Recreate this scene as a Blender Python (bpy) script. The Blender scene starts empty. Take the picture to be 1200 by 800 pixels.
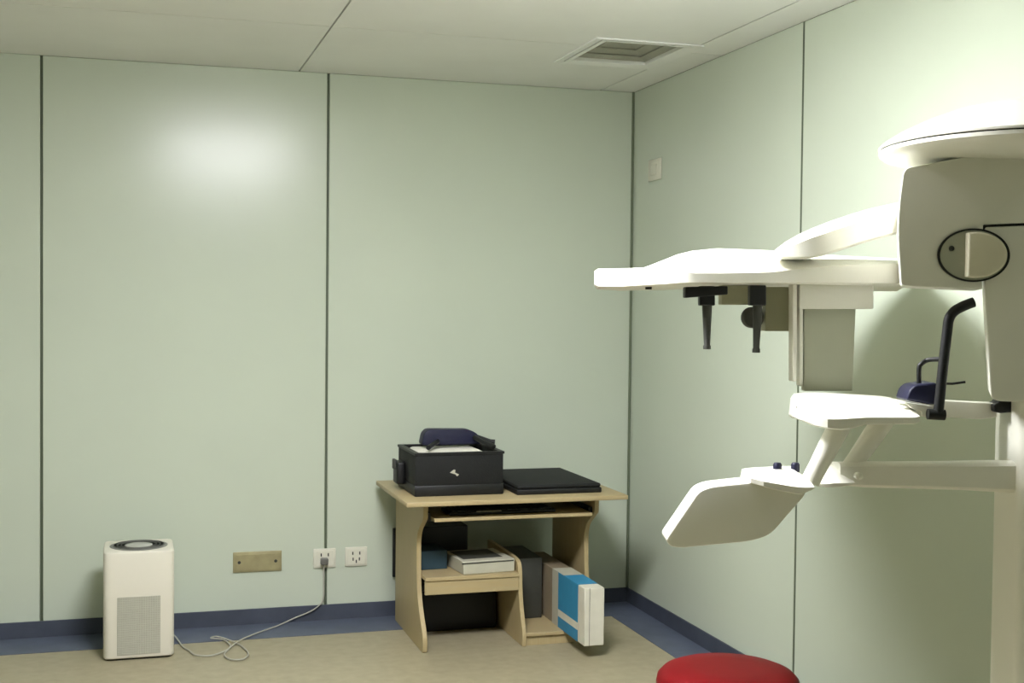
import bpy, bmesh, math, random
from mathutils import Vector, Matrix
random.seed(4)
S = bpy.context.scene
COL = S.collection

# ------------------------------------------------------------------ camera
F, YAW, PITCH, ROLL = 1487.3, .2919, -.0279, .0103
CAM = Vector((0, 0, 1.6))
fw = Vector((math.sin(YAW)*math.cos(PITCH), math.cos(YAW)*math.cos(PITCH), math.sin(PITCH)))
r0 = Vector((math.cos(YAW), -math.sin(YAW), 0))
u0 = r0.cross(fw)
rt = math.cos(ROLL)*r0 + math.sin(ROLL)*u0
up = math.cos(ROLL)*u0 - math.sin(ROLL)*r0
cd = bpy.data.cameras.new('camera'); cam = bpy.data.objects.new('camera', cd); COL.objects.link(cam)
m = Matrix((rt, up, -fw)).transposed().to_4x4(); m.translation = CAM
cam.matrix_world = m
cd.sensor_width = 36; cd.lens = 36*F/1200; cd.clip_start = .05
S.camera = cam

# ------------------------------------------------------------------ world, exposure
w = bpy.data.worlds.new('world'); S.world = w; w.use_nodes = True
w.node_tree.nodes['Background'].inputs[0].default_value = (.8, .85, .8, 1)
w.node_tree.nodes['Background'].inputs[1].default_value = .02
vs = S.view_settings
vs.view_transform = 'Standard'; vs.look = 'None'; vs.gamma = 1; vs.use_curve_mapping = False
vs.exposure = 1.0
LAMP = 50.0                                   # ceiling lamp diffuser radiance
LAMP_COL = (1.0, 1.0, 1.04)

# ------------------------------------------------------------------ room numbers
YB, XR, H = 6.391, 2.592, 2.756
XL, YF = -3.2, -2.6

def ray(x, y): return fw + rt*((x-600)/F) - up*((y-400)/F)
def onz(x, y, h):
    d = ray(x, y); return CAM + d*((h-CAM.z)/d.z)
def onY(x, y, Y=YB):
    d = ray(x, y); return CAM + d*((Y-CAM.y)/d.y)
def onX(x, y, X=XR):
    d = ray(x, y); return CAM + d*((X-CAM.x)/d.x)

# ------------------------------------------------------------------ materials
def lin(c):
    c = c/255
    return c/12.92 if c <= .04045 else ((c+.055)/1.055)**2.4
def rgb(h): return tuple(lin(int(h[i:i+2], 16)) for i in (0, 2, 4)) + (1,)
MATS = {}
def mat(name, col, rough=.5, metal=0, var=.06, scale=6, bump=0, bscale=60, coat=0, spec=.5, stretch=None, col2=None):
    if name in MATS: return MATS[name]
    M = bpy.data.materials.new(name); M.use_nodes = True; MATS[name] = M
    N, L = M.node_tree.nodes, M.node_tree.links
    p = N['Principled BSDF']
    p.inputs['Roughness'].default_value = rough; p.inputs['Metallic'].default_value = metal
    p.inputs['Specular IOR Level'].default_value = spec
    p.inputs['Coat Weight'].default_value = coat
    tc = N.new('ShaderNodeTexCoord'); mp = N.new('ShaderNodeMapping')
    if stretch: mp.inputs['Scale'].default_value = stretch
    L.new(tc.outputs['Object'], mp.inputs['Vector'])
    nz = N.new('ShaderNodeTexNoise'); nz.inputs['Scale'].default_value = scale; nz.inputs['Detail'].default_value = 5
    L.new(mp.outputs[0], nz.inputs['Vector'])
    rp = N.new('ShaderNodeValToRGB')
    c = rgb(col); c2 = rgb(col2) if col2 else tuple(max(0, v*(1-var*2)) for v in c[:3])+(1,)
    rp.color_ramp.elements[0].position = .3; rp.color_ramp.elements[1].position = .7
    rp.color_ramp.elements[0].color = c2; rp.color_ramp.elements[1].color = c
    L.new(nz.outputs['Fac'], rp.inputs[0]); L.new(rp.outputs[0], p.inputs['Base Color'])
    if bump:
        n2 = N.new('ShaderNodeTexNoise'); n2.inputs['Scale'].default_value = bscale
        L.new(mp.outputs[0], n2.inputs['Vector'])
        b = N.new('ShaderNodeBump'); b.inputs['Strength'].default_value = bump; b.inputs['Distance'].default_value = .004
        L.new(n2.outputs['Fac'], b.inputs['Height']); L.new(b.outputs[0], p.inputs['Normal'])
    return M
def emit(name, col, s):
    M = bpy.data.materials.new(name); M.use_nodes = True
    N, L = M.node_tree.nodes, M.node_tree.links
    p = N['Principled BSDF']; p.inputs['Base Color'].default_value = (.9, .9, .86, 1)
    p.inputs['Emission Color'].default_value = tuple(col)+(1,); p.inputs['Emission Strength'].default_value = s
    return M

WALL = mat('green_wall_panel', 'C5CEBC', .25, var=.02, scale=1.4, bump=.02, bscale=3, spec=.42)
JOINT = mat('dark_joint', '59634F', .6, var=.05)
TRIMG = mat('green_corner_trim', '6F7A62', .5, var=.05)
CEIL = mat('ceiling_panel', 'F0F1EE', .75, var=.02, scale=3, bump=.04, bscale=120)
CEILJ = mat('ceiling_joint', '8E907C', .8, var=.05)
FLOOR = mat('vinyl_floor', 'A1997E', .42, var=.05, scale=18, bump=.03, bscale=50, col2='958D72')
BLUE = mat('blue_vinyl_skirting', '474D5B', .5, var=.12, scale=9)
BLUE_LIT = mat('blue_vinyl_border_lit', '575F71', .45, var=.12, scale=9)  # same vinyl as the skirting, lightened for the light from above
WHITE = mat('white_machine_plastic', 'EEEDE0', .38, var=.012, scale=3, coat=.08)
GREY_SHADE = mat('grey_and_shaded_plastic', 'B2B5A0', .5, var=.03)  # grey parts, and painted shade on the white sensor panel
OLIVE = mat('olive_grey_plastic', '9C9B7E', .5, var=.05)
GAP = mat('dark_gap', '1C1D18', .7, var=.1)
BLACK = mat('black_plastic', '0C0E0F', .5, var=.12, bump=.05, bscale=90)
BLACKF = mat('black_fabric', '0C0F0E', .8, var=.15, scale=30, bump=.25, bscale=220)
NAVY = mat('navy_vinyl', '0F1133', .5, var=.12, scale=12, bump=.08)
WOOD = mat('pale_wood_laminate', 'AE9E78', .5, var=.05, scale=9, stretch=(14, 14, .6), col2='A8966B')
WOODH = mat('pale_wood_laminate_top', 'AA9B76', .42, var=.05, scale=9, stretch=(.6, 14, 14), col2='AD9A70')
CARD = mat('white_card', 'D2CFBE', .7, var=.05, scale=14)
CARDG = mat('grey_card', 'B9B7A4', .7, var=.06, scale=9)
CARDB = mat('brown_card', '8E8067', .75, var=.08, scale=9)
BLUEP = mat('blue_print', '2F86AE', .6, var=.06, scale=12)
TEAL = mat('dark_teal_card', '1F3A46', .6, var=.1)
DARKG = mat('dark_grey_card', '3C3D36', .6, var=.1)
PURI = mat('cream_purifier_plastic', 'D6D2C2', .42, var=.012)
GRILLE = mat('grey_grille', 'B4B3A3', .6, var=.05, scale=40)
DISC = mat('dark_grey_disc', '6A6A64', .35, var=.08)
DISC2 = mat('silver_disc', 'B6B6AE', .3, var=.05, metal=.3)
BRASS = mat('brass_plate', 'ABA37C', .45, metal=.3, var=.1, scale=20)
PLATE = mat('white_socket_plate', 'DAD9C8', .4, var=.02)
CORD = mat('grey_cord', 'B5B3A6', .5, var=.05)
RED = mat('red_vinyl', '6C0E12', .5, var=.1, scale=5, bump=.05, bscale=40, coat=0, spec=.08)
STEEL = mat('chrome', 'C0C0BC', .2, metal=1, var=.02)
PERF = mat('vent_metal', 'A5A598', .7, var=.05, scale=40)
SHADE = mat('dark_duct', '2B2C26', .8, var=.05)

# ------------------------------------------------------------------ mesh helpers
ORG = {}
def finish(name, bm, m, parent=None, smooth=40, org=None):
    bmesh.ops.recalc_face_normals(bm, faces=bm.faces[:])
    vs_ = [v.co for v in bm.verts]
    if parent is not None: o_ = ORG[parent.name]
    elif org is not None: o_ = Vector(org)
    else:
        lo = [min(v[i] for v in vs_) for i in range(3)]; hi = [max(v[i] for v in vs_) for i in range(3)]
        o_ = Vector(((lo[0]+hi[0])/2, (lo[1]+hi[1])/2, lo[2]))
    bmesh.ops.translate(bm, verts=bm.verts[:], vec=-o_)
    me = bpy.data.meshes.new(name); bm.to_mesh(me); bm.free()
    if smooth:
        me.shade_smooth(); me.set_sharp_from_angle(angle=math.radians(smooth))
    me.materials.append(m)
    o = bpy.data.objects.new(name, me); COL.objects.link(o)
    if parent is not None: o.parent = parent
    else: o.location = o_
    ORG[o.name] = o_
    return o
def tag(o, label, cat, group=None):
    o['label'] = label; o['category'] = cat
    if group: o['group'] = group
    return o
def struct(o): o['kind'] = 'structure'; return o
def thing(name, loc, label, cat, group=None):
    o = bpy.data.objects.new(name, None); COL.objects.link(o); o.location = loc
    o.empty_display_size = .1; ORG[o.name] = Vector(loc)
    return tag(o, label, cat, group)

def box(x0, x1, y0, y1, z0, z1, bev=0, seg=2, bm=None):
    n = bm is None
    bm = bm or bmesh.new()
    r = bmesh.ops.create_cube(bm, size=1, matrix=Matrix.Translation(((x0+x1)/2, (y0+y1)/2, (z0+z1)/2)) @ Matrix.Diagonal((abs(x1-x0), abs(y1-y0), abs(z1-z0), 1)))
    if bev:
        es = list({e for v in r['verts'] for e in v.link_edges})
        bmesh.ops.bevel(bm, geom=es, offset=bev, segments=seg, profile=.5, affect='EDGES')
    return bm
def rounded(pts, r, seg=5, closed=True):
    """round the corners of a polygon of Vectors"""
    out = []; n = len(pts)
    for i, p in enumerate(pts):
        rr = r[i] if isinstance(r, (list, tuple)) else r
        a, b = pts[i-1], pts[(i+1) % n]
        if rr <= 0: out.append(p.copy()); continue
        da, db = (a-p), (b-p)
        k = min(rr, da.length*.48, db.length*.48)
        s, e = p+da.normalized()*k, p+db.normalized()*k
        for j in range(seg+1):
            t = j/seg
            out.append(s*(1-t)**2 + p*2*t*(1-t) + e*t*t)
    return out
def prism(pts, vec, bev=0, seg=2, bm=None):
    """polygon of Vectors swept along vec"""
    bm = bm or bmesh.new()
    a = [bm.verts.new(p) for p in pts]; b = [bm.verts.new(p+vec) for p in pts]
    f1 = bm.faces.new(a); f2 = bm.faces.new(b[::-1])
    n = len(a)
    for i in range(n): bm.faces.new((a[i], b[i], b[(i+1) % n], a[(i+1) % n]))
    if bev:
        bm.normal_update()
        bmesh.ops.bevel(bm, geom=list(f1.edges)+list(f2.edges), offset=bev, segments=seg, profile=.5, affect='EDGES', clamp_overlap=True)
    return bm
def loft(rings, bm=None, cap=True):
    bm = bm or bmesh.new()
    R = [[bm.verts.new(p) for p in r] for r in rings]
    n = len(R[0])
    for a, b in zip(R, R[1:]):
        for i in range(n): bm.faces.new((a[i], a[(i+1) % n], b[(i+1) % n], b[i]))
    if cap:
        bm.faces.new(R[0][::-1]); bm.faces.new(R[-1])
    return bm
def tube(path, r, n=10, bm=None, smooth=0):
    """round tube along path; r a number or list"""
    P = [Vector(p) for p in path]
    if smooth:
        Q = []
        ext = [P[0]*2-P[1]] + P + [P[-1]*2-P[-2]]
        for i in range(1, len(ext)-2):
            p0, p1, p2, p3 = ext[i-1:i+3]
            for j in range(smooth):
                t = j/smooth
                Q.append(.5*((2*p1)+(p2-p0)*t+(2*p0-5*p1+4*p2-p3)*t*t+(3*p1-p0-3*p2+p3)*t**3))
        Q.append(P[-1]); P = Q
    rings = []
    nv = None
    for i, p in enumerate(P):
        t = (P[min(i+1, len(P)-1)]-P[max(i-1, 0)]).normalized()
        if nv is None: nv = t.orthogonal().normalized()
        nv = (nv-t*nv.dot(t)).normalized(); bv = t.cross(nv)
        rr = r if not isinstance(r, (list, tuple)) else r[min(int(i*len(r)/len(P)), len(r)-1)] if smooth else r[i]
        rings.append([p+(nv*math.cos(2*math.pi*k/n)+bv*math.sin(2*math.pi*k/n))*rr for k in range(n)])
    return loft(rings, bm)
def lathe(prof, c, n=48, bm=None, axis=None, sx=1, sy=1):
    """profile [(radius, height)] about vertical axis at c (or about axes triple)"""
    c = Vector(c)
    ax = axis or (Vector((1, 0, 0)), Vector((0, 1, 0)), Vector((0, 0, 1)))
    rings = [[c+ax[0]*(max(r, 1e-4)*sx*math.cos(2*math.pi*k/n))+ax[1]*(max(r, 1e-4)*sy*math.sin(2*math.pi*k/n))+ax[2]*h for k in range(n)] for r, h in prof]
    return loft(rings, bm)

# ------------------------------------------------------------------ setting
T = .12
struct(finish('floor', box(XL-T, XR+T, YF-T, YB+T, -T, 0), FLOOR, org=(0, 0, 0)))

G = .006
def wall_with_panels(name, slab, panels):
    o = struct(finish(name, slab, JOINT, org=(0, 0, 0)))
    for b in panels: finish('panel', b, WALL, o)
    return o
PT = .012
xs = [XL, -1.758, -.4056, .9467, XR]
wall_with_panels('wall_back', box(XL-T, XR+T, YB+PT, YB+T, 0, H),
    [box(a+G, b-G, YB, YB+PT+.004, 0, H, .003, 1) for a, b in zip(xs, xs[1:])])
ys = [YF, -.81, .99, 2.79, 4.59, YB]
wall_with_panels('wall_right', box(XR+PT, XR+T, YF-T, YB+PT, 0, H),
    [box(XR, XR+PT+.004, a+G, b-G, 0, H, .003, 1) for a, b in zip(ys, ys[1:])])
for o_y in ys[1:-1]: finish('joint_strip', box(XR+.0005, XR+PT+.002, o_y-G, o_y+G, .08, H), JOINT, bpy.data.objects['wall_right'], 0)
struct(finish('wall_left', box(XL-T, XL, YF-T, YB+PT, 0, H), WALL, org=(0, 0, 0)))
struct(finish('wall_front', box(XL, XR+PT, YF-T, YF, 0, H), mat('green_rear_wall', '6E7A66', .6), org=(0, 0, 0)))
struct(finish('trim_1', box(XR-.012, XR-.001, YB-.012, YB-.001, .08, H, .002, 1), TRIMG))     # corner strip
# skirting and floor border
struct(finish('baseboard_back', box(XL, XR, YB-.008, YB, 0, .0795, .002, 1), BLUE))
struct(finish('baseboard_right', box(XR-.008, XR, YF, YB-.008, 0, .0795, .002, 1), BLUE))
struct(finish('trim_2', box(XL, XR-.009, YB-.285, YB-.009, 0, .0025), BLUE_LIT))
struct(finish('trim_3', box(XR-.205, XR-.009, YF, YB-.286, 0, .0025), BLUE_LIT))

# ceiling: backing plus panels, with an opening for the diffuser
VX0, VX1, VY0, VY1 = 1.93, 2.395, 5.16, 5.70
cb = bmesh.new()
box(XL-T, VX0, YF-T, YB+T, H+.012, H+T, bm=cb); box(VX1, XR+T, YF-T, YB+T, H+.012, H+T, bm=cb)
box(VX0, VX1, YF-T, VY0, H+.012, H+T, bm=cb); box(VX0, VX1, VY1, YB+T, H+.012, H+T, bm=cb)
ceiling = struct(finish('ceiling', cb, CEILJ, org=(0, 0, 0)))
cx = [XL, -2.4, -.8, .8, 2.4, XR]; cy = [YF, -.68, .52, 1.72, 2.92, 4.12, 5.32, YB]
g = .004
for a, b in zip(cx, cx[1:]):
    for c, d in zip(cy, cy[1:]):
        bm = bmesh.new()
        L_, R_, F_, K_ = [0 if e else g for e in (a == XL, b == XR, c == YF, d == YB)]
        if a < 1 < b and d > 5.2:                                   # the two panels cut by the diffuser
            v0, v1 = max(c+g, VY0), min(d-K_, VY1)
            box(a+g, VX0, c+g, d-K_, H, H+.014, bm=bm)
            if v0 > c+g+.01: box(VX0, b-g, c+g, v0, H, H+.014, bm=bm)
            if v1 < d-K_-.01: box(VX0, b-g, v1, d-K_, H, H+.014, bm=bm)
        else: box(a+L_, b-R_, c+F_, d-K_, H, H+.014, bm=bm)
        finish('panel', bm, CEIL, ceiling)

# ceiling diffuser
vent = thing('ceiling_vent', ((VX0+VX1)/2, (VY0+VY1)/2, H-.014), 'square recessed air diffuser in the ceiling near the room corner', 'vent')
def frame_ring(x0, x1, y0, y1, wd, z0, z1, bm=None):
    bm = bm or bmesh.new()
    o = [Vector((x0, y0, 0)), Vector((x1, y0, 0)), Vector((x1, y1, 0)), Vector((x0, y1, 0))]
    i = [Vector((x0+wd, y0+wd, 0)), Vector((x1-wd, y0+wd, 0)), Vector((x1-wd, y1-wd, 0)), Vector((x0+wd, y1-wd, 0))]
    prof = [(o, z1), (o, z0), (i, z0+.004), (i, z1)]
    V = [[bm.verts.new((p.x, p.y, z)) for p in ps] for ps, z in prof]
    for k in range(4):
        A, B = V[k], V[(k+1) % 4]
        for j in range(4): bm.faces.new((A[j], A[(j+1) % 4], B[(j+1) % 4], B[j]))
    return bm
finish('frame', frame_ring(VX0-.02, VX1+.02, VY0-.02, VY1+.02, .035, H-.007, H-.0005), CEIL, vent, 0)
finish('frame', frame_ring(VX0+.02, VX1-.02, VY0+.02, VY1-.02, .028, H-.006, H+.02), CEIL, vent, 0)
a0, a1, b0, b1 = VX0+.04, VX1-.04, VY0+.04, VY1-.04
ap = Vector(((a0+a1)/2-.02, (b0+b1)/2-.03, H+.075))
cs = [Vector((a0, b0, H+.012)), Vector((a1, b0, H+.012)), Vector((a1, b1, H+.012)), Vector((a0, b1, H+.012))]
for k in range(4):
    bm = bmesh.new(); p, q = cs[k], cs[(k+1) % 4]; n = (q-p).cross(ap-p).normalized()*.004
    t1 = [bm.verts.new(v) for v in (p, q, ap)]; t2 = [bm.verts.new(v+Vector((0, 0, .006))) for v in (p, q, ap)]
    bm.faces.new(t1); bm.faces.new(t2[::-1])
    for j in range(3): bm.faces.new((t1[j], t1[(j+1) % 3], t2[(j+1) % 3], t2[j]))
    fc = finish('louvre_panel', bm, PERF, vent, 0)
    for s in (.25, .5, .75):
        A, B = p.lerp(ap, s), q.lerp(ap, s)
        finish('louvre', tube([A-Vector((0, 0, .004)), B-Vector((0, 0, .004))], .004, 6), PERF, fc, 0)

# ceiling lamp (gives the highlight on the back wall)
LX, LY = .67, 3.36
lamp = thing('ceiling_light', (LX, LY, H-.072), 'flat white ceiling light panel above the x-ray machine', 'lamp')
finish('housing', box(LX-.38, LX+.38, LY-.26, LY+.26, H-.03, H-.0005, .004, 1), WHITE, lamp, 0)
finish('diffuser', box(LX-.40, LX+.40, LY-.28, LY+.28, H-.076, H-.031, .008, 3), emit('lamp_diffuser', LAMP_COL, LAMP), lamp, 0)

# ------------------------------------------------------------------ x-ray machine
# its own upright frame: A across the picture, B away from the viewer, Z up
Bv = Vector((math.sin(YAW), math.cos(YAW), 0)); Av = Vector((math.cos(YAW), -math.sin(YAW), 0)); Zv = Vector((0, 0, 1))
K = 1.03                                        # depths below are in units that put the carriage face at 3*K metres
def M(px, py, D):
    d = ray(px, py); return CAM + d*(D*K/d.dot(Bv))
mc = M(1240, 500, 3.12); mc.z = 0
xm = thing('xray_machine', mc, 'white panoramic dental x-ray machine with chin rest, arms and domed cap', 'x-ray machine')
def slab(name, px, D, t, mt, bev=.008, r=0, parent=xm, seg=3, flare=0):
    pts = [M(x, y, D) for x, y in px]
    if r: pts = rounded(pts, r)
    return finish(name, prism(pts, (Bv+Av*flare)*t*K, bev*K, seg), mt, parent)
def bar(name, st, mt, parent=xm, ch=.35, skew=0):
    """lofted bar; stations (px, ytop, yshoulder, ybottom, dfront, dback)"""
    rings = []
    for x, yt, ym, yb, df, db in st:
        lat = (M(x, ym, df)-CAM).dot(Av)
        def P(y, d):
            # a point at lateral position lat, depth d, appearing at height y when moved to that depth
            base = CAM + Av*lat*(1+skew*(d/df-1)) + Bv*d*K
            q = M(x, y, d); return Vector((base.x, base.y, q.z))
        dm = df + (db-df)*ch
        rings.append([P(yb, df+.012), P(yb-(yb-ym)*.12, df), P(ym, df), P(ym+(yt-ym)*.6, df+(dm-df)*.35), P(yt, dm), P(yt, db-.02), P(ym, db), Vector((*P(yb, db).xy, P(yb, df).z))])
    return finish(name, loft(rings), mt, parent, 35)

# column and base on the floor
def mbox(name, l0, l1, d0, d1, z0, z1, mt, bev=.01, parent=xm):
    pts = [CAM+Av*l0+Bv*d0, CAM+Av*l1+Bv*d0, CAM+Av*l1+Bv*d1, CAM+Av*l0+Bv*d1]
    pts = [Vector((p.x, p.y, z0)) for p in pts]
    return finish(name, prism(rounded(pts, bev*2), Zv*(z1-z0), bev, 2), mt, parent)
cl0 = (M(1195, 640, 3.05)-CAM).dot(Av)
mbox('column', cl0, cl0+.18, 3.05*K, 3.24*K, .03, 1.98, WHITE, .015)
mbox('base_plate', cl0-.03, cl0+.20, 3.0*K, 3.26*K, 0, .03, WHITE, .008)

# domed cap
dc = CAM+Av*1.225+Bv*3.13; zr = M(1035, 171, 3.04).z
cap = finish('cap', lathe([(.0, .105), (.08, .100), (.16, .086), (.24, .062), (.31, .034), (.352, .012), (.366, .001), (.366, -.004), (.36, -.005)], (dc.x, dc.y, zr+.004), 72, axis=(Av, Bv, Zv), sx=.313/.366, sy=.37/.366), WHITE, xm, 35)
finish('cap_rim', lathe([(.34, .006), (.361, .006), (.361, -.004), (.34, -.004)], (dc.x, dc.y, zr-.002), 72, axis=(Av, Bv, Zv), sx=.313/.366, sy=.37/.366), GAP, cap, 35)
finish('cap_underside', lathe([(.34, .0), (.364, -.001), (.364, -.010), (.352, -.018), (.32, -.024), (.25, -.028), (.0, -.030)], (dc.x, dc.y, zr-.003), 72, axis=(Av, Bv, Zv), sx=.313/.366, sy=.37/.366), WHITE, cap, 35)

# carriage head and hanging tube head
D0 = 3.0
carr = slab('carriage', [(1056, 335), (1051, 262), (1059, 197), (1290, 155), (1290, 257), (1152, 263), (1151, 339)], D0, .26, WHITE, .010, [.012, .10, .02, .01, .004, .004, .004], flare=.29)
slab('gap_shade', [(1100, 318), (1100, 240), (1282, 235), (1282, 440), (1200, 440), (1180, 318)], D0+.012, .10, GAP, 0, 0, carr)  # dark sheet standing in for the shade inside the gap
tubeh = slab('tube_head', [(1154, 340), (1154, 266), (1290, 261), (1290, 474), (1170, 470), (1161, 466)], D0+.002, .24, WHITE, .008, [0, .006, .006, .01, .02, .02], flare=.345)
# oval adjusting knob
kc = M(1140.5, 299, D0); sc = D0*K/F
KA = (Av, Zv, -Bv)
knob = finish('knob', lathe([(0, .004), (38, .004), (39.6, .003), (40, -.01)], kc, 56, axis=KA, sx=sc, sy=sc*.74), GREY_SHADE, xm)
finish('knob_groove', lathe([(39.6, -.008), (39.6, .005), (42.2, .005), (42.2, -.008)], kc, 56, axis=KA, sx=sc, sy=sc*.74), GAP, knob)
gp = []
for k in range(-24, 25):
    t = math.pi/2*k/24*1.19
    gp.append(kc+Av*(36*sc*math.cos(t))+Zv*(36*sc*.74*math.sin(t)))
gp = [p for p in gp if (p-kc).dot(Av) > -13*sc]
finish('grip', prism(gp, -Bv*.026, .011, 4), mat('cream_knob', 'E6E0C8', .4), knob)
finish('knob_dot', lathe([(0, .003), (3, .003), (3.2, -.004)], M(1115, 291, D0-.004), 16, axis=KA, sx=sc, sy=sc), GAP, knob)

# upper arm plate with its slanted carrying arm
plate = bar('head_shelf', [  # depth stretched far back so the shelf shades the right wall
    (697, 318, 322, 334, 3.40, 3.56), (701, 315, 319, 337.5, 3.385, 3.66), (730, 314.5, 317.5, 338, 3.35, 3.82), (757, 313.5, 317, 336, 3.32, 3.99),
    (780, 305, 317, 334.5, 3.27, 4.12), (798, 298, 318, 333, 3.23, 4.22), (815, 294, 320, 332, 3.22, 4.29), (845, 291, 320, 332, 3.22, 4.29),
    (900, 293, 319, 332, 3.22, 4.29), (950, 297, 314, 333, 3.22, 4.29), (1000, 300, 310, 334, 3.22, 4.26), (1062, 303, 309, 335, 3.22, 4.19)], WHITE, ch=.2, skew=.9)
finish('button', lathe([(0, -.006), (.009, -.006), (.009, .002)], M(760, 336.5, 3.36), 16), GAP, plate)
bar('slanted_arm', [
    (905, 297.5, 298.5, 300, 3.22, 3.25), (914, 292, 294, 301, 3.21, 3.28), (930, 283, 287, 302.5, 3.19, 3.3), (950, 273.5, 279, 303, 3.18, 3.31),
    (965, 267, 274, 300, 3.18, 3.31), (985, 259, 267, 294, 3.19, 3.31), (1010, 250, 259, 286, 3.21, 3.31), (1030, 244, 254, 280, 3.22, 3.31), (1066, 236, 246, 271, 3.24, 3.32)], WHITE)

# sensor hanging below the shelf
sens = slab('sensor_head', [(937, 362), (937, 333), (1024, 333), (1024, 362)], 3.26, .10, WHITE, .005, .006)
slab('sensor_panel', [(942, 458), (942, 361), (1003, 361), (999, 458)], 3.28, .03, GREY_SHADE, .003, .004, sens)  # white panel coloured grey for the shade on its face
slab('sensor_edge', [(929, 447), (929, 333), (934, 333), (934, 447)], 3.25, .05, WHITE, .002, 0, sens)
slab('sensor_rail', [(937, 452), (937, 360), (941, 360), (941, 452)], 3.27, .04, WHITE, .002, 0, sens)
# grey light unit behind the temple rests
lu = slab('light_unit', [(897, 388), (897, 336), (929, 336), (929, 388)], 3.36, .08, OLIVE, .004, .004)
slab('light_mount', [(846, 357), (846, 334), (897, 334), (897, 357)], 3.38, .06, OLIVE, .003, .004, lu)
finish('lens', lathe([(0, .02), (.026, .02), (.029, .015), (.029, -.02)], M(882, 372, 3.37), 28, axis=KA), DARKG, lu)
# black temple rests
def temple(crossbar, block, pin, D):
    t = slab('temple_rest', block, D, .035, BLACK, .003, .004)
    if crossbar: slab('crossbar', crossbar, D-.005, .045, BLACK, .003, .004, t)
    (x0, y0), (x1, y1) = pin
    a, b = M(x0, y0, D+.017), M(x1, y1, D+.017)
    finish('pin', loft([[a.lerp(b, s)+(Av*math.cos(k*math.pi/6)+Bv*math.sin(k*math.pi/6))*r for k in range(12)]
        for s, r in ((0, .0137), (.45, .011), (.9, .0083), (.93, .0104), (1, .0104))]), DARKG, t)
temple([(803, 349), (803, 336), (853, 335), (853, 345)], [(820, 358), (820, 335), (838, 335), (838, 358)], ((828.5, 357), (828.5, 409)), 3.25)
temple(None, [(879, 358), (879, 334), (898, 334), (898, 358)], ((888, 357), (886, 413)), 3.23)

# chin table and its two struts
table = bar('chin_table', [
    (936, 477, 483, 487, 3.10, 3.14), (941, 466.5, 486, 492, 3.06, 3.22), (955, 461, 490, 499, 3.02, 3.27), (970, 460, 491, 502.5, 3.0, 3.28), (986, 460, 491, 504, 3.0, 3.28),
    (1000, 460.5, 490, 502, 3.0, 3.28), (1016, 461.5, 489, 497.5, 3.0, 3.28), (1060, 464, 489, 497, 3.0, 3.28), (1072, 466, 489, 497, 3.0, 3.27), (1078, 469, 488, 495, 3.01, 3.26)], WHITE, ch=.7)
slab('table_lip', [(1070, 479), (1060, 471), (1094, 476), (1097, 479), (1080, 482)], 3.03, .16, WHITE, .002, .002, table)
slab('table_slot', [(1055, 474.5), (1055, 473), (1083, 475.5), (1083, 477)], 3.045, .01, GREY_SHADE, 0, 0, table)
def strut(p, q, D, r0, r1):
    a, b = M(*p, D), M(*q, D)
    return finish('strut', tube([a, a.lerp(b, .3), a.lerp(b, .7), b], [r1, r1, r0, r0], 20), WHITE, xm)
strut((987, 492), (949, 565), 3.06, .0237, .027)
strut((1037, 490), (990, 557), 3.15, .0237, .027)
# foot pods under the struts
bar('hand_pod', [
    (877, 552, 556, 559, 3.04, 3.10), (880, 549.5, 560, 566, 3.02, 3.16), (895, 548, 564, 570, 3.0, 3.18), (912, 547, 567, 574.5, 3.0, 3.18), (930, 546, 570, 578, 3.0, 3.18),
    (940, 546, 571, 579.5, 3.0, 3.18), (948, 552, 571, 576, 3.0, 3.17), (955, 562, 570.5, 572, 3.0, 3.14)], WHITE, ch=.7)
bar('hand_pod', [
    (958, 563, 566.5, 568, 3.10, 3.14), (968, 553, 567, 571, 3.09, 3.24), (978, 543, 566, 571, 3.09, 3.26), (990, 543, 566, 570, 3.09, 3.26), (1002, 560, 565, 567, 3.09, 3.20)], WHITE, ch=.7)
finish('screw_cap', lathe([(0, .008), (.006, .007), (.0095, .003), (.0095, -.02)], M(1006.5, 558, 3.10), 20, axis=KA), WHITE, xm)
for x, y in ((911, 544.5), (932, 544.5)):
    finish('push_button', lathe([(0, .012), (.008, .011), (.011, .006), (.011, -.012)], M(x, y+2.5, 3.10), 18), NAVY, xm)
# folded hand plate
slab('hand_plate', [(940, 562), (878, 565), (833, 570), (819, 575), (780, 632), (785, 640), (797, 642), (880, 634), (903, 627), (925, 601), (944, 580), (944, 568)], 3.03, .10, WHITE, .004,
     [0, .02, .02, .025, .01, .01, .02, .05, .05, .03, .02, 0])
# support beam to the column
bar('support_beam', [
    (985, 541, 547, 568, 3.12, 3.24), (1014, 540.5, 546.5, 571, 3.11, 3.25), (1060, 540.5, 546.5, 572, 3.10, 3.25), (1130, 540, 546.5, 574, 3.09, 3.26), (1200, 539, 546, 578, 3.08, 3.27), (1290, 538, 546, 583, 3.07, 3.28)], WHITE, ch=.15)
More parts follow.
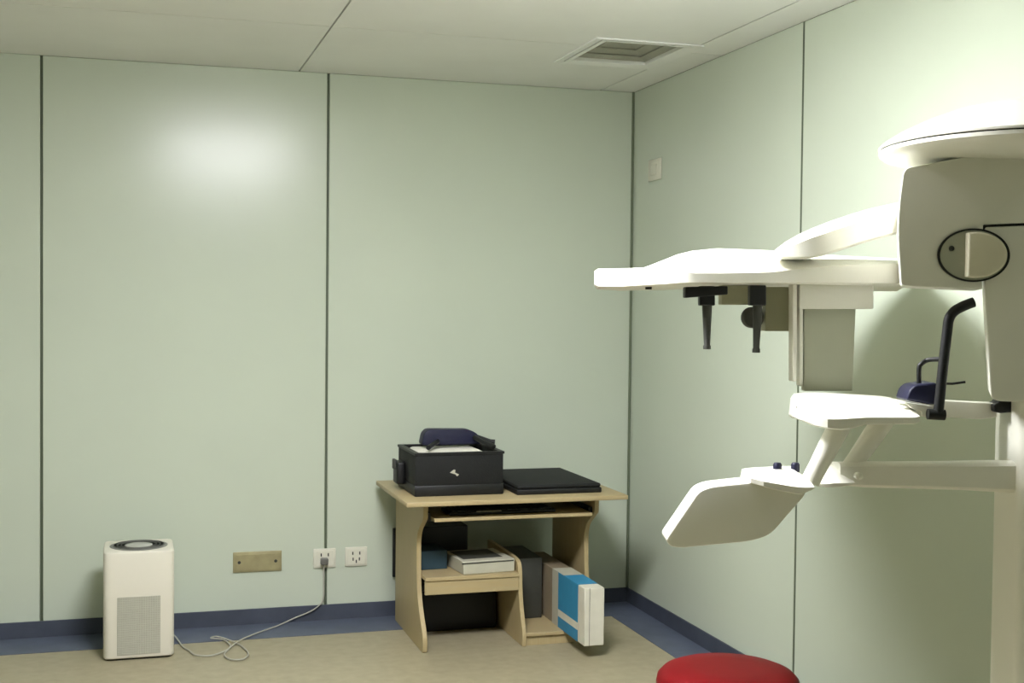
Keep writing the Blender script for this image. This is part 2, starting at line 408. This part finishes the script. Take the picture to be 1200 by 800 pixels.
# bite bracket, handle and band
brk = slab('bracket', [(1080, 488), (1080, 470), (1109, 469.5), (1170, 472.5), (1168, 489), (1150, 491)], 3.14, .05, WHITE, .003, .003)
slab('bracket_knob', [(1165, 482), (1165, 474), (1171, 471), (1172, 469), (1188, 469.5), (1188, 483), (1172, 484)], 3.12, .05, BLACK, .004, .003, brk)
slab('bracket_pin', [(1186, 482), (1186, 471), (1300, 474), (1300, 484)], 3.13, .03, WHITE, .003, 0, brk)
hd = finish('handle', tube([M(1099, 488, 3.02), M(1101, 470, 3.02), M(1105, 430, 3.02), M(1110, 388, 3.02), M(1112, 374, 3.02), M(1118, 365, 3.02), M(1128, 359, 3.02), M(1138, 355, 3.02), M(1141, 354, 3.02)], .0125, 16, smooth=4), BLACK, xm)
finish('handle_foot', tube([M(1087, 485, 3.02), M(1107, 486, 3.02)], .0133, 16), BLACK, hd)
bb = slab('bite_block', [(1062, 469), (1066, 457), (1073, 451), (1098, 448), (1100, 474), (1090, 474)], 3.06, .09, NAVY, .006, .008)
finish('band', tube([M(1077, 455, 3.10), M(1077, 432, 3.10), M(1080, 426, 3.10), M(1088, 421.5, 3.10), M(1104, 420.5, 3.06)], .006, 10, smooth=5), BLACK, bb)
finish('band', tube([M(1100, 449, 3.06), M(1116, 449.5, 3.06), M(1131, 447.5, 3.06)], .003, 8), BLACK, bb)

# ------------------------------------------------------------------ red stool
st0 = onz(853, 781, .55); st0.z = 0
stool = thing('stool', st0, 'round stool with padded red vinyl seat standing under the x-ray machine', 'stool')
sx, sy = st0.x, st0.y
finish('seat', lathe([(0, .55), (.10, .55), (.165, .546), (.190, .536), (.205, .52), (.209, .50), (.207, .482), (.198, .47), (.0, .468)], (sx, sy, 0), 72), RED, stool, 60)
finish('seat_plate', lathe([(0, .468), (.12, .468), (.12, .455), (0, .455)], (sx, sy, 0), 40), STEEL, stool)
finish('post', lathe([(0, .455), (.022, .455), (.022, .30), (.032, .30), (.032, .09), (0, .09)], (sx, sy, 0), 28), STEEL, stool)
for k in range(5):
    t = 2*math.pi*k/5+.3; d = Vector((math.cos(t), math.sin(t), 0)); c = Vector((sx, sy, 0))
    lg = finish('leg', tube([c+Zv*.12+d*.02, c+Zv*.085+d*.22], [.022, .014], 10), STEEL, stool)
    finish('caster', lathe([(0, .012), (.024, .012), (.026, 0), (.024, -.012), (0, -.012)], c+d*.22+Zv*.026, 20, axis=(d, Zv, d.cross(Zv))), BLACK, lg)
    finish('caster_stem', tube([c+d*.22+Zv*.09, c+d*.22+Zv*.04], .007, 8), STEEL, lg)

# ------------------------------------------------------------------ desk
DX0, DX1, DY0, DY1, DH = 1.19, 2.262, 5.585, 6.33, .71
desk = thing('computer_desk', ((DX0+DX1)/2, (DY0+DY1)/2, 0), 'pale wood laminate computer desk against the green wall', 'desk')
finish('desktop', box(DX0, DX1, DY0, DY1, DH-.022, DH, .004), WOODH, desk)
def side(name, x0, x1, prof, mt=WOOD, r=.05, bev=.0015):
    pts = rounded([Vector((x0, y, z)) for y, z in prof], r)
    return finish(name, prism(pts, Vector((x1-x0, 0, 0)), bev, 1), mt, desk)
pr = [(6.30, 0), (5.665, 0), (5.66, .07), (5.80, .24), (5.81, .53), (5.70, .60), (5.67, .62), (5.67, DH-.022), (6.30, DH-.022)]
rr_ = [0, .01, .08, .14, .08, .05, .02, 0, 0]
side('side_panel', 1.288, 1.310, pr, r=rr_)
side('side_panel', 2.125, 2.147, pr, r=rr_)
side('partition', 1.766, 1.786, [(6.28, 0), (5.655, 0), (5.655, .06), (5.72, .20), (5.74, .385), (5.84, .395), (6.28, .395)], r=[0, .005, .08, .1, .07, .03, 0])
finish('shelf', box(1.311, 1.765, 5.715, 6.28, .318, .336, .002, 1), WOODH, desk)
finish('drawer_front', box(1.311, 1.765, 5.722, 5.738, .253, .317, .002, 1), WOODH, desk)
finish('base_board', box(1.787, 2.124, 5.66, 6.28, .044, .061, .002, 1), WOODH, desk)
finish('plinth', box(1.787, 2.124, 5.672, 5.688, 0, .044, .001, 1), WOOD, desk)
finish('keyboard_tray', box(1.335, 2.105, 5.645, 6.02, .606, .622, .002, 1), WOODH, desk)
for x in (1.311, 2.106): finish('tray_runner', box(x, x+.018, 5.70, 6.05, .60, .64), BLACK, desk)
finish('back_rail', box(1.311, 2.124, 6.28, 6.296, .42, .60, .001, 1), WOOD, desk) if False else None

# keyboard on the tray
kb = thing('keyboard', (1.68, 5.80, .622), 'black keyboard lying on the pull-out tray under the desktop', 'keyboard')
finish('body', box(1.42, 1.94, 5.70, 5.88, .6225, .636, .004), BLACK, kb)
kbm = bmesh.new()
for r_ in range(5):
    for c_ in range(20): box(1.435+c_*.0245, 1.456+c_*.0245, 5.715+r_*.03, 5.741+r_*.03, .6365, .643, bm=kbm)
ko = finish('keys', kbm, BLACK, kb, 0); ko['kind'] = 'stuff'
finish('wrist_label', box(1.55, 1.67, 5.7005, 5.7095, .6362, .640), CARDG, kb)

# black open box on the desk
bx0, bx1, by0, by1, bz = 1.264, 1.69, 5.745, 6.13, DH
crate = thing('equipment_case', ((bx0+bx1)/2, (by0+by1)/2, bz), 'open black case with side buckle on the left of the desktop', 'case')
tk = .016
bm = box(bx0, bx1, by0, by0+tk, bz+.05, bz+.197, .004); box(bx0, bx1, by1-tk, by1, bz+.05, bz+.2, .004, bm=bm)
box(bx0, bx0+tk, by0+tk, by1-tk, bz+.05, bz+.197, .004, bm=bm); box(bx1-tk, bx1, by0+tk, by1-tk, bz+.05, bz+.197, .004, bm=bm)
finish('wall_panels', bm, BLACKF, crate)
finish('base', box(bx0-.003, bx1+.003, by0-.003, by1+.003, bz, bz+.052, .007), BLACK, crate)
finish('rim', frame_ring(bx0-.004, bx1+.004, by0-.004, by1+.004, .024, bz+.192, bz+.2035), BLACK, crate)
bk = finish('buckle', box(bx0-.045, bx0-.003, by0+.20, by0+.30, bz+.03, bz+.14, .012, 3), BLACK, crate)
finish('clasp', box(bx0-.055, bx0-.04, by0+.225, by0+.275, bz+.10, bz+.15, .006), DARKG, bk)
lx, lz = 1.452, bz+.105
pp = [(-.022, .004), (-.004, .018), (.004, .016), (.002, .004), (.022, -.006), (.012, -.014), (.004, -.004), (-.004, -.002)]
finish('logo', prism([Vector((lx+a, by0-.0005, lz+b)) for a, b in pp], Vector((0, -.0012, 0))), CARDG, crate, 0)
tag(finish('white_bundle', box(1.30, 1.62, by0+.03, by1-.05, bz+.0525, bz+.199, .02, 3), mat('white_cloth', 'ECE9DC', .8, bump=.3, bscale=18)),
    'white folded bundle lying inside the open black case', 'bundle')
# navy pad lying across the case
pad = thing('headrest_pad', (1.52, 5.99, bz+.2125), 'navy blue padded headrest with black arms lying in the black case', 'pad')
Yp = 5.97
def yslab(name, px, Y, t, mt, bev, r, parent):
    pts = rounded([onY(x, y, Y) for x, y in px], r)
    return finish(name, prism(pts, Vector((0, t, 0)), bev, 3), mt, parent)
yslab('cushion', [(494, 522), (497, 508), (502, 503), (550, 503), (560, 508), (566, 520)], Yp, .08, NAVY, .012, .02, pad)
def dsk(x, y, Y): return onY(x, y, Y)
finish('arm', tube([dsk(513, 517, Yp-.02), dsk(507, 521, Yp-.08), dsk(502, 524.5, Yp-.16)], .0115, 10), BLACK, pad)
finish('arm', tube([dsk(556, 512, Yp-.02), dsk(566, 518, Yp-.08), dsk(577, 522, Yp-.15), dsk(579, 523.5, Yp-.16)], .012, 10), BLACK, pad)
finish('arm', tube([dsk(557, 511, Yp+.03), dsk(574, 517, Yp+.03), dsk(580, 517.5, Yp+.02)], .0115, 10), BLACK, pad)

# flat black case
fc_ = thing('flat_case', (1.955, 5.99, DH), 'flat black closed case lying on the right of the desktop', 'case')
finish('body', box(1.742, 2.168, 5.69, 6.30, DH, DH+.026, .006, 3), BLACK, fc_)
finish('lid', box(1.745, 2.165, 5.694, 6.297, DH+.0265, DH+.045, .008, 3), BLACKF, fc_)

# boxes on the shelf
def rotbox(name, c, w_, d_, h_, ang, mt, parent=None, bev=.003):
    bm = box(-w_/2, w_/2, -d_/2, d_/2, 0, h_, bev, 1)
    bmesh.ops.transform(bm, matrix=Matrix.Translation(c) @ Matrix.Rotation(ang, 4, 'Z'), verts=bm.verts[:])
    return finish(name, bm, mt, parent)
sb = thing('flat_carton', (1.615, 5.885, .3365), 'flat pale grey carton on the shelf above the drawer', 'carton')
rotbox('body', (1.612, 5.885, .3365), .26, .28, .062, .10, CARDG, sb)
bmx = box(-.131, .131, -.142, -.1405, .050, .056); bmesh.ops.transform(bmx, matrix=Matrix.Translation((1.605, 5.885, .3365)) @ Matrix.Rotation(.10, 4, 'Z'), verts=bmx.verts[:])
finish('flap_edge', bmx, DARKG, sb)
rotbox('print', (1.60, 5.90, .3988), .20, .20, .0008, .10, DARKG, sb, 0)  # dark sheet that paints the shade on the carton's top
tag(rotbox('document_box', (1.47, 6.17, .3365), .28, .16, .17, 0, BLACK), 'black document box at the back of the desk shelf', 'box')
tag(rotbox('folder', (1.388, 5.98, .3365), .13, .18, .09, .05, TEAL), 'dark teal folder box beside the pale carton on the desk shelf', 'folder')
ck = thing('storage_case', (1.53, 6.16, 0), 'black storage case on the floor under the desk drawer', 'case')
finish('body', box(1.335, 1.745, 6.03, 6.26, 0, .20, .008), BLACK, ck)
finish('lid', box(1.332, 1.748, 6.027, 6.263, .201, .235, .008), BLACK, ck)

# long carton sticking out of the desk
lc = thing('long_carton', (2.02, 5.8, .0615), 'long white carton with blue bands sticking out of the desk', 'carton')
c0, c1, z0, z1 = 1.970, 2.066, .0615, .325
finish('end_cap', box(c0, c1, 5.372, 5.46, z0, z1, .003, 1), CARD, lc)
finish('sleeve', box(c0+.001, c1-.001, 5.461, 6.25, z0, z1-.001, .002, 1), CARDB, lc)
finish('end_fold', box(c0+.024, c0+.0255, 5.3708, 5.373, z0, z1), DARKG, lc, 0)
for a, b, q, s, mt in ((5.462, 5.74, .33, 1, BLUEP), (5.462, 5.74, .20, .33, CARD), (5.462, 5.74, 0, .20, BLUEP), (5.742, 5.83, 0, 1, CARDG)):
    finish('band', box(c0-.0006, c0+.0009, a, b, z0+(z1-z0)*q, z0+(z1-z0)*s), mt, lc, 0)
finish('top_band', box(c0, c1, 5.462, 5.66, z1-.001, z1+.0006), BLUEP, lc, 0)
finish('top_band', box(c0, c1, 5.662, 5.83, z1-.001, z1+.0006), CARDG, lc, 0)
dk = tag(finish('document_binder', box(1.80, 1.95, 5.93, 6.26, .0615, .36, .004), DARKG), 'dark grey binder box between the desk partition and the long carton', 'binder')

# ------------------------------------------------------------------ wall things
def socket(name, x, z, w_, h_, label, cat, plug=False):
    o = thing(name, (x, YB, z-h_/2), label, cat)
    finish('plate', box(x-w_/2, x+w_/2, YB-.010, YB, z-h_/2, z+h_/2, .004), PLATE, o)
    finish('face', box(x-w_/2+.012, x+w_/2-.012, YB-.0125, YB-.0095, z-h_/2+.010, z+h_/2-.010, .001, 1), PLATE, o)
    for dx, dz in ((-.018, .018), (.018, .018), (-.016, -.012), (.016, -.012), (0, -.024)):
        finish('slot', box(x+dx-.003, x+dx+.003, YB-.0132, YB-.012, z+dz-.008, z+dz+.008), GAP, o, 0)
    return o
socket('wall_socket', .9405, .3165, .114, .098, 'white wall socket with a plug in it on the panel joint', 'socket')
socket('wall_socket', 1.101, .3175, .114, .098, 'empty white wall socket beside the desk', 'socket')
bp = thing('brass_plate', (.6065, YB, .264), 'wide brass cover plate on the wall between purifier and sockets', 'cover plate')
finish('plate', box(.487, .726, YB-.008, YB, .264, .366, .003), BRASS, bp)
finish('face', box(.50, .713, YB-.0105, YB-.0075, .276, .354, .002, 1), BRASS, bp)
for x in (.517, .696): finish('screw', lathe([(0, .003), (.007, .002), (.008, 0)], (x, YB-.0105, .315), 14, axis=(Vector((1, 0, 0)), Vector((0, 0, 1)), Vector((0, -1, 0)))), DARKG, bp)
ws = thing('wall_switch', (XR, 6.08, 2.253), 'small white switch plate high on the right wall near the corner', 'switch')
finish('plate', box(XR-.010, XR, 6.0, 6.162, 2.255, 2.365, .004), PLATE, ws)
finish('rocker', box(XR-.014, XR-.0095, 6.04, 6.122, 2.283, 2.337, .002, 1), PLATE, ws)
tag(finish('cable_channel', box(1.289, 1.315, YB-.022, YB, .204, .456, .004), BLACK), 'short black vertical strip on the wall behind the desk side', 'strip')

# ------------------------------------------------------------------ air purifier
px0, px1, py0, py1, pt = -.116, .190, 5.88, 6.18, .487
ap_ = thing('air_purifier', ((px0+px1)/2, (py0+py1)/2, 0), 'white tower air purifier standing on the floor by the wall', 'air purifier')
cxp, cyp = (px0+px1)/2, (py0+py1)/2
pts = rounded([Vector((px0, py0, .008)), Vector((px1, py0, .008)), Vector((px1, py1, .008)), Vector((px0, py1, .008))], .035, 6)
finish('body', prism(pts, Vector((0, 0, pt-.008)), .008, 3), PURI, ap_)
pts2 = rounded([Vector((px0+.012, py0+.012, 0)), Vector((px1-.012, py0+.012, 0)), Vector((px1-.012, py1-.012, 0)), Vector((px0+.012, py1-.012, 0))], .03, 5)
finish('foot', prism(pts2, Vector((0, 0, .008))), GAP, ap_)
gx0, gx1, gz0, gz1 = cxp-.093, cxp+.093, .025, .285
gr = finish('grille', box(gx0, gx1, py0-.0025, py0+.002, gz0, gz1, .001, 1), GRILLE, ap_)
gm = bmesh.new(); nx, nz = 26, 36
for i in range(nx):
    for j in range(nz):
        x = gx0+(i+.5)*(gx1-gx0)/nx; z = gz0+(j+.5)*(gz1-gz0)/nz
        box(x-.0017, x+.0017, py0-.0029, py0-.002, z-.0017, z+.0017, bm=gm)
go = finish('grille_holes', gm, mat('grille_hole', '8E8E80', .7), gr, 0); go['kind'] = 'stuff'
ds = finish('fan_cover', lathe([(0, .003), (.120, .003), (.128, .001), (.128, -.004), (0, -.004)], (cxp, cyp, pt), 56), DISC, ap_)
finish('fan_hub', lathe([(0, .0075), (.05, .0065), (.062, .003), (.062, 0)], (cxp, cyp, pt), 40), DISC2, ds)
for k in range(3):
    r_ = .076+k*.017
    finish('fan_ring', lathe([(r_, .003), (r_, .0055), (r_+.004, .0055), (r_+.004, .003)], (cxp, cyp, pt), 48), DISC, ds)
# its cord
fl = lambda x, y: onz(x, y, .0075)
wl = lambda x, y: onY(x, y, YB-.022)
cord = thing('power_cord', fl(260, 758), 'thin grey power cord running from the purifier to the wall socket', 'cord')
path = [Vector((px1-.05, py1+.012, .06)), Vector((px1+.01, py1+.015, .02)), fl(214, 757), fl(222, 762), fl(229, 767), fl(245, 768), fl(260, 764), fl(270, 757), fl(262, 749.5), fl(247, 747.5),
        fl(255, 748) + Vector((0, 0, .01)), fl(272, 751), fl(285, 758), fl(291, 766), fl(284, 772), fl(270, 772), fl(263, 767), fl(268, 760), fl(282, 751)+Vector((0, 0, .006)), fl(300, 742), fl(325, 733), wl(345, 724), wl(364, 716), wl(375, 708), wl(379, 700), wl(379.5, 685), wl(379.5, 668), onY(379.5, 660, YB-.034)]
finish('cable', tube(path, .0034, 8, smooth=6), CORD, cord)
pc = onY(379.5, 657, YB-.013)
finish('plug', box(pc.x-.019, pc.x+.019, YB-.045, YB-.0135, pc.z-.016, pc.z+.018, .006), DISC, cord)
